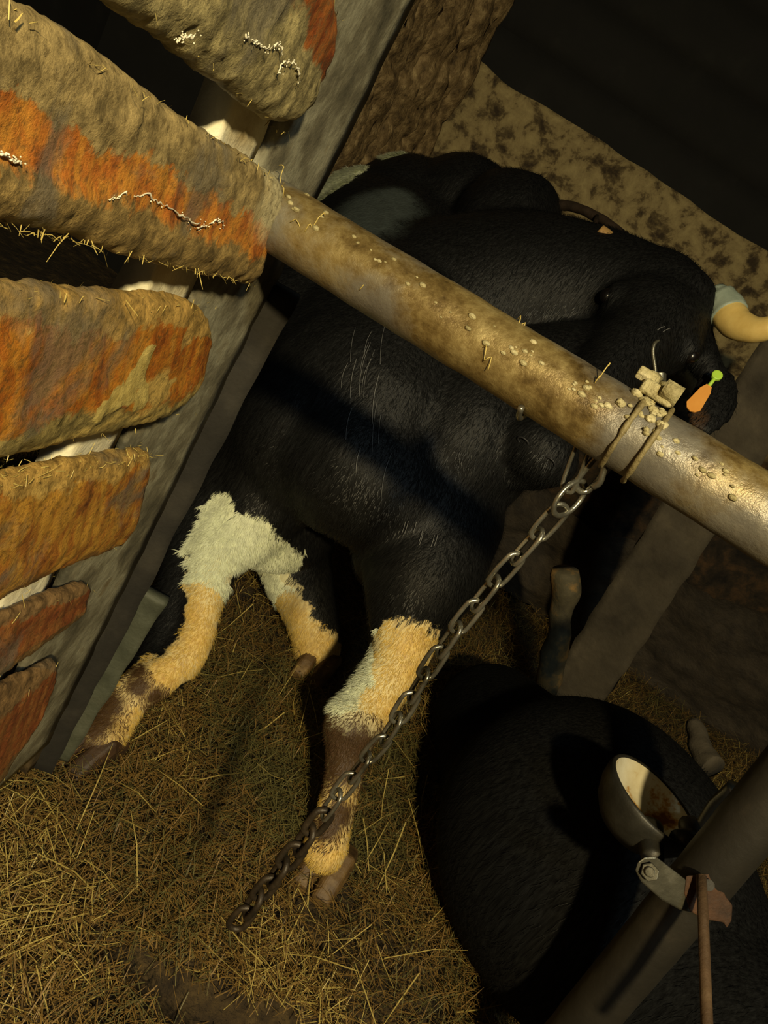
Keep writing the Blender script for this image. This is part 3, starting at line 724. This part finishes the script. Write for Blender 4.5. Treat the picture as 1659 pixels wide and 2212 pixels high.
# hooves
def hoof(c, d, mat, r=.05, label=None):
    """cloven hoof: two claws side by side pointing along d, resting on the floor"""
    d = Vector((d.x, d.y, 0)).normalized(); s = Vector((-d.y, d.x, 0)); mb = MB()
    for sg in (-1, 1):
        prof = [(-.045, 1.0, .055), (.0, 1.0, .072), (.045, .8, .045), (.075, .5, .018)]
        rows = []
        for (a, wd, hh_) in prof:
            rr = []
            for (u, v) in ((-1, 0), (-1, .7), (-.6, 1), (.6, 1), (1, .7), (1, 0), (-1, 0)):
                p = c + d * (a * r / .05) + s * (sg * r * .46 + u * r * .46 * (.6 + .4 * wd)); p.z = -.005 + v * hh_ * r / .05; rr.append(p)
            rows.append(rr)
        b0 = len(mb.v); mb.grid(rows); mb.f += [tuple(b0 + k for k in range(6)), tuple(b0 + 21 + k for k in range(6))[::-1]]
    o = mb.build('hoof', mat, cow, False, .006)
    if label: o['label'] = label
    return o
g = FL(690, 1893); hoof(g + Vector((0, .02, 0)), Vector((-.1, -1, 0)), M['hoof'])
g = FL(185, 1640); hoof(g + Vector((.0, .02, 0)), Vector((-.3, -1, 0)), M['hoof_dark'], .046, 'dark fouled hoof')
g = FL(680, 1445); hoof(g, Vector((-.1, -1, 0)), M['hoof'])
hoof(hr_f, Vector((0, -1, 0)), M['hoof_dark'])
# collar round the neck, with a rivet tab
cp = spline([P(1180, 440, 2.06), P(1240, 447, 2.0), P(1300, 475, 1.94), P(1352, 515, 1.88), P(1392, 560, 1.83), P(1410, 640, 1.72), P(1370, 760, 1.64), P(1240, 830, 1.64), P(1120, 800, 1.75), P(1080, 650, 1.95)], 80)
MB().tube(cp, .0125, 10, rough=.002).build('collar', M['leather'], cow)
MB().tube([P(1290, 468, 1.94), P(1278, 505, 1.9)], .007, 8).build('collar_buckle', M['leather'], cow)
# hair: short black coat, long pale fur on the legs and belly
def fur(me, test, count, L0, L1, wd, droop, name, mat, parent, lift=.35):
    me.calc_loop_triangles(); tri = me.loop_triangles; vs = me.vertices; areas = []; tot = 0; idx = []
    for t in tri:
        c = (vs[t.vertices[0]].co + vs[t.vertices[1]].co + vs[t.vertices[2]].co) / 3
        if t.normal.dot(CAM + Vector((0, 0, .2)) - c) < -.25 * (CAM - c).length: continue
        if not test(c): continue
        tot += t.area; areas.append(tot); idx.append(t)
    import bisect
    mb = MB()
    for k in range(count):
        t = idx[min(bisect.bisect(areas, random.random() * tot), len(idx) - 1)]
        a, b = random.random(), random.random()
        if a + b > 1: a, b = 1 - a, 1 - b
        v0, v1, v2 = (vs[i].co for i in t.vertices); p = v0 + (v1 - v0) * a + (v2 - v0) * b
        nn = t.normal; dn = Vector((0, 0, -1)) + rnd() * .22; dn = (dn - nn * dn.dot(nn))
        if dn.length < .05: dn = frame(nn)[0]
        d = (dn.normalized() * droop + nn * lift * random.uniform(.5, 1.4)).normalized()
        L = random.uniform(L0, L1); s = d.cross(nn)
        s = (s.normalized() if s.length > .01 else frame(nn)[0]) * wd; bi = len(mb.v)
        e = p + d * L; mid = p + d * L * .55 + nn * .12 * L
        mb.v += [p - s - nn * .001, p + s - nn * .001, mid + s * .7, mid - s * .7, e]
        mb.f += [(bi, bi + 1, bi + 2, bi + 3), (bi + 3, bi + 2, bi + 4)]
    me2 = mesh(name, mb.v, mb.f); o = obj(name, me2, mat, parent); o['kind'] = 'stuff'; return o
wf = lambda p: field(p, white) + .27 * (noise.noise(p * 45)) 
fur(body.data, lambda p: wf(p) < .45 and field(p, roan) < .3, 60000, .012, .022, .0005, 1, 'coat_hair', M['hair_black'], cow, .22)
fur(body.data, lambda p: wf(p) > .55 and field(p, yel) < .5 and field(p, mud) < .35, 26000, .010, .020, .0006, 1, 'white_fur', M['hair_white'], cow, .40)['label'] = 'white fur of belly and legs'
fur(body.data, lambda p: wf(p) > .55 and field(p, yel) >= .5 and field(p, mud) < .35, 9000, .006, .011, .0005, 1, 'stained_fur', M['hair_yellow'], cow, .25)['label'] = 'yellow-stained fur of the legs'

# stray hairs on neck folds and chin, glints painted in as pale colour
mb = MB()
def hairline(pl_, r):
    pp = []
    for x, y in pl_:
        h = bvh.ray_cast(CAM, ray(x, y).normalized())[0]
        if h: pp.append(h - ray(x, y).normalized() * .006)
    if len(pp) > 1: mb.tube(spline(pp, 14), r, 5)
for k in range(15):
    x = random.gauss(790, 28); y = random.uniform(690, 1000); l = random.uniform(40, 130); c = random.uniform(.1, .5)
    hairline([(x, y), (x - c * l * .4, y + l * .35), (x - c * l * .6, y + l * .7), (x - c * l * .65, y + l)], random.uniform(.0003, .0006))
for k in range(7):
    x = random.uniform(845, 950); y = random.uniform(1125, 1160); hairline([(x, y), (x - 3, y + 12), (x - 8, y + 26)], .0006)
for x, y in ((1440, 712), (1428, 708)): hairline([(x + 8, y - 3), (x, y), (x - 8, y + 5)], .0007)  # pale strokes painting the glint of the eye
o = mb.build('stray_hair_glints', flat('pale_hair_glint', (0.22, 0.22, 0.22), .3), cow); o['kind'] = 'stuff'
fur(body.data, lambda p: wf(p) > .5 and field(p, mud) >= .35, 5000, .006, .012, .0005, 1, 'muddy_fur', flat('muddy_hair', (0.085, 0.042, 0.015), .6), cow, .25)['label'] = 'mud-brown fur of the lower legs'
# second animal lying in the dark on the right
c2m = MB()
def GP(x, y, z): return FL(x, y, z)
limb(c2m, [(GP(1060, 1560, .12), .15), (GP(1160, 1720, .20), .21), (GP(1230, 1800, .26), .275), (GP(1330, 1960, .27), .27), (GP(1440, 2120, .27), .22)], 36)
tail_end = GP(1440, 2120, .30)
limb(c2m, [(tail_end, .17), (tail_end + Vector((.18, -.22, .10)), .13), (tail_end + Vector((.30, -.38, .12)), .09), (tail_end + Vector((.38, -.56, -.02)), .06)], 24)
limb(c2m, [(GP(1230, 1700, .12), .12), (GP(1180, 1960, .05), .055), (GP(1270, 2050, .04), .04)], 18)
limb(c2m, [(GP(1480, 2080, .12), .10), (GP(1420, 2250, .06), .05), (GP(1560, 2330, .04), .04)], 18)
me = remesh('body', c2m, .014, 5)
at = me.attributes.new('coat', 'FLOAT_VECTOR', 'POINT'); at.data.foreach_set('vector', [0.0] * (3 * len(me.vertices)))
calf = empty('cow', FL(1250, 1850)); tag(calf, 'black cow lying in the dark straw behind the water bowl, only its flank in view', 'cow')
M['coat_shaded'] = coat_mat('shaded_black_coat'); M['coat_shaded'].node_tree.nodes['Principled BSDF'].inputs['Specular IOR Level'].default_value = .06  # shade put into this coat copy: less gloss here, darker hair below
M['coat_shaded'].node_tree.nodes['Principled BSDF'].inputs['Roughness'].default_value = .8
b2 = obj('body', me, M['coat_shaded'], calf)
fur(me, lambda p: True, 9000, .012, .028, .0004, 1, 'coat_hair', flat('shaded_black_hair', (0.007, 0.0075, 0.008), .5, .12), calf, .2)
for sg in (-1, 1):
    base = tail_end + Vector((.30, -.38, .20)); mb = MB(); mb.tube(spline([base, base + Vector((.06 * sg, .02, .05)), base + Vector((.09 * sg, 0, .11))], 10), [.02 - .0015 * i for i in range(11)], 12); mb.build('horn', M['tan'], calf)

# ---------------------------------------------------------------- straw bedding
mbs = {'a': MB(), 'b': MB(), 'c': MB()}
def straw_at(x, y, z0, L, w_, key, tilt=.35):
    a = random.uniform(0, 2 * PI); d = Vector((math.cos(a), math.sin(a), random.gauss(0, tilt)))
    blade(mbs[key], Vector((x, y, z0)) - d.normalized() * L * .5, d, L, w_, random.uniform(-.15, .15) * L, Vector((0, 0, 1)) if abs(d.z) < .9 else Vector((1, 0, 0)))
thin = [FL(*p).xy for p in ((580, 1960), (740, 1890), (830, 1980), (940, 2080), (980, 2330), (700, 2330), (760, 2150))]
leg_shade = [FL(*p).xy for p in ((420, 1440), (520, 1420), (700, 1440), (900, 1600), (880, 1900), (760, 1890), (600, 1830), (540, 1720), (440, 1600))]  # leg's shadow, painted as a patch of mostly olive straw
cnt = 0
while cnt < 85000:
    y = random.uniform(.30, 2.8) if random.random() < .6 else random.uniform(.3, 1.7); x = random.uniform(-1.5, 2.0)
    # keep to the floor the lens can see, with a margin
    v = Vector((x, y, 0)) - CAM; dz = v.dot(fwd)
    if dz < .1: continue
    px = W / 2 + F * v.dot(CX) / dz; py = H / 2 - F * v.dot(CY) / dz
    if px < -250 or px > W + 200 or py > H + 300 or py < 900: continue
    if poly_in((x, y), gut) and random.random() < .985: continue
    cl_ = nz((x, y, 0), 4, 9)
    if poly_in((x, y), thin) and random.random() < .6: continue
    if poly_in((x, y), leg_shade): cl_ -= 1.1
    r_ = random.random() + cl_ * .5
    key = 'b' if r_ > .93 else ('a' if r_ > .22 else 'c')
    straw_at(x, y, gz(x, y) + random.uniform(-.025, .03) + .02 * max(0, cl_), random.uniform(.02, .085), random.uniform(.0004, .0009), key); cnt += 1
for k in range(420):
    x = random.uniform(-1.1, 1.0); y = random.uniform(.4, 1.9)
    if poly_in((x, y), gut): continue
    straw_at(x, y, gz(x, y) + random.uniform(.02, .045), random.uniform(.08, .17), random.uniform(.0007, .0013), 'b', .25)
sb = empty('straw_bedding', (0, 1, 0)); tag(sb, 'loose brown and yellow straw bedding spread over the floor', 'straw', kind='stuff')
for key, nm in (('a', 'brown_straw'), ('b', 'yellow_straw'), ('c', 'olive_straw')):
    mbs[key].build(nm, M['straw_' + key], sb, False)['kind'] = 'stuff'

# dung and bedding banked up against the back wall
mb = MB(); rows = []
for j in range(40):
    t = j / 39; rr = []
    for i in range(70):
        x = -.2 + 3.2 * i / 69; q = Vector((x, BY - .68 + .62 * t, .30 * (t ** 1.6) * (1 + .4 * nz((x, 0, 0), 2)) - .03 ))
        q.z += .05 * nz(q, 5) + .02 * nz(q, 18); rr.append(q)
    rows.append(rr)
mb.grid(rows); o = mb.build('dung_bank', M['gutter']); tag(o, 'dark dung and bedding banked up against the plaster wall', 'dung', kind='stuff')

# ---------------------------------------------------------------- uprights in the dark behind
M['dim_post'] = simple('dim_post', [(.3, (0.025, 0.019, 0.011)), (.6, (0.06, 0.048, 0.030)), (.8, (.10, .08, .05))], 9, .85, 0, .5, .006, 50)
up = vpost('upright_post', M['dim_post'], None, PH(1640, 880, 2.3) + (PH(1640, 880, 2.3) - PH(1230, 1520, 2.3)) * .25, PH(1230, 1520, 2.3), .085, .05, .008)
tag(up, 'dim grey-brown upright post behind the rail pipe on the right', 'post')
stp = spline([PH(1225, 1230, 2.12), PH(1215, 1320, 2.12), PH(1195, 1430, 2.12), PH(1160, 1560, 2.10), PH(1148, 1610, 2.10)], 30)
o = MB().tube(stp, [.040 + .006 * math.sin(i * .5) - .0005 * i for i in range(31)], 16, rough=.012, rs=18).build('wooden_stake', M['stake'])
tag(o, 'knobbly muddy wooden stake standing in the dark right of the chain', 'stake')

# ---------------------------------------------------------------- water bowl and its post
wx = P(1462, 1955, 1.0); 
dp = empty('drinker_post', (wx.x, wx.y, 0)); tag(dp, 'thick dark upright pipe at bottom right that carries the water bowl', 'post')
hp_ = wx.y
a_, b_ = PH(1700, 1680, hp_), PH(1180, 2305, hp_)
dd = (b_ - a_).normalized(); a_ = a_ - dd * .12; b2_ = a_ + dd * ((a_.z + .02) / -dd.z)
pts = [a_.lerp(b2_, i / 60) for i in range(61)]
MB().tube(pts, .036, 28, rough=.001, rs=30).build('tube', M['dark_pipe'], dp)
mb = MB(); mb.tube([a_ - dd * .015, a_ + dd * .005], .0375, 28); mb.build('cap', M['dark_pipe'], dp)
bowl = empty('water_bowl', P(1405, 1760, 1.12)); tag(bowl, 'chipped cream enamel water bowl with a cast body clamped to the dark post', 'drinking bowl')
bc = P(1413, 1728, 1.12)
bx_ = (P(1490, 1790, 1.12) - P(1338, 1668, 1.12)); R_ = bx_.length / 2 * 1.12; bx_.normalize()
bn = Vector((0, 0, 1)) + .04 * Vector((0, 1, 0)); bn = (bn - bx_ * bn.dot(bx_)).normalized(); by_ = bn.cross(bx_).normalized()
def lathe(mb, prof, c, n=48, sy=1.0):
    rows = []
    for (r, z) in prof:
        rows.append([c + (bx_ * math.cos(2 * PI * k / n) + by_ * math.sin(2 * PI * k / n) * sy) * r * R_ + bn * z * R_ for k in range(n + 1)])
    mb.grid(rows); return mb
lathe(MB(), [(.99, .02), (.93, -.06), (.83, -.22), (.62, -.40), (.3, -.50), (.02, -.52)], bc).build('basin', M['enamel'], bowl)
lathe(MB(), [(.98, .0), (1.0, .04), (1.05, .05), (1.08, .0), (1.08, -.10), (1.02, -.35), (.86, -.65), (.6, -.9), (.25, -1.0), (.01, -1.02)], bc).build('cast_body', M['cast'], bowl)
# tongue valve and its housing
mb = MB(); tc_ = bc + bx_ * R_ * .92 - by_ * R_ * .15 + bn * .004
blob(mb, tc_, .022, .030, .016, (bx_, by_, bn), 12, 3, .15); mb.build('valve_housing', M['cast'], bowl)
mb = MB(); mb.tube(spline([tc_ + bx_ * .01, P(1545, 1745, 1.1), P(1590, 1700, 1.08)], 14), .012, 14, rough=.001); mb.build('inlet_pipe', M['plate'], bowl)
mb = MB(); mb.tube([tc_ - by_ * .012, P(1465, 1815, 1.07)], .014, 12, rough=.002); mb.build('valve_stem', M['cast'], bowl)
mb = MB(); mb.tube(spline([P(1400, 1790, 1.10), P(1405, 1820, 1.07), P(1410, 1860, 1.04)], 10), [.02 - .0005 * i for i in range(11)], 14, rough=.003); mb.build('bracket_arm', M['cast'], bowl)
# clamp plate with bolt
def plate(name, mat, pix, d, th, parent, bev=.002):
    pts = [P(x, y, dd_) for x, y, dd_ in pix]; c = sum(pts, Vector()) / len(pts); nn = (CAM - c).normalized(); k = len(pts); mb = MB()
    mb.v = [p + nn * th for p in pts] + [p - nn * th for p in pts]
    mb.f = [tuple(range(k)), tuple(range(2 * k - 1, k - 1, -1))] + [(i, (i + 1) % k, k + (i + 1) % k, k + i) for i in range(k)]
    return mb.build(name, mat, parent, False, bev)
dz = .945
pl = empty('post_clamp', P(1450, 1920, dz)); tag(pl, 'bolted clamp plate across the dark post, zinc at left and rusty at right', 'clamp')
o = plate('clamp_plate', M['plate'], [(1372, 1880, dz), (1378, 1862, dz), (1392, 1852, dz), (1418, 1851, dz), (1492, 1908, dz), (1515, 1912, dz), (1512, 1975, dz), (1468, 1965, dz), (1430, 1945, dz), (1385, 1905, dz)], dz, .004, pl)
o = plate('rusty_plate', M['castrust'], [(1482, 1892, dz), (1560, 1886, dz), (1566, 1935, dz), (1582, 1955, dz), (1580, 1988, dz), (1570, 2005, dz), (1562, 1992, dz), (1520, 1985, dz), (1490, 1968, dz), (1478, 1930, dz)], dz, .006, pl)
c = P(1404, 1884, dz - .008); nn = (CAM - c).normalized()
MB().tube([c + nn * .0, c + nn * .007], .011, 6).build('bolt_head', M['plate'], pl, False, .001)
MB().tube([c + nn * .007, c + nn * .012], .006, 10).build('bolt_end', M['plate'], pl, False, .001)
c = P(1531, 1912, dz - .010); MB().tube([c, c + nn * .003], .0065, 12).build('bolt_hole', M['dark_pipe'], pl, False)
ro = MB().tube([P(1515, 1892, dz - .012), P(1519, 1990, .90), P(1527, 2215, .82), P(1531, 2400, .76)], [.0062] * 4, 14, rough=.0008, rs=80).build('rusty_rod', M['rod'])
tag(ro, 'thin rusty rod running straight down from the clamp plate', 'rod')
# pale rag-like fitting at the right edge and a pale knob on the wall side
kb = MB(); kp = spline([P(1500, 1560, 1.75), P(1508, 1600, 1.72), P(1525, 1640, 1.68), P(1540, 1658, 1.66)], 16)
kb.tube(kp, [.018 + .0008 * i for i in range(17)], 14, rough=.006, rs=40)
o = kb.build('pipe_elbow', M['dim_post']); tag(o, 'small pale grey-green pipe elbow in the dark above the water bowl', 'pipe fitting')
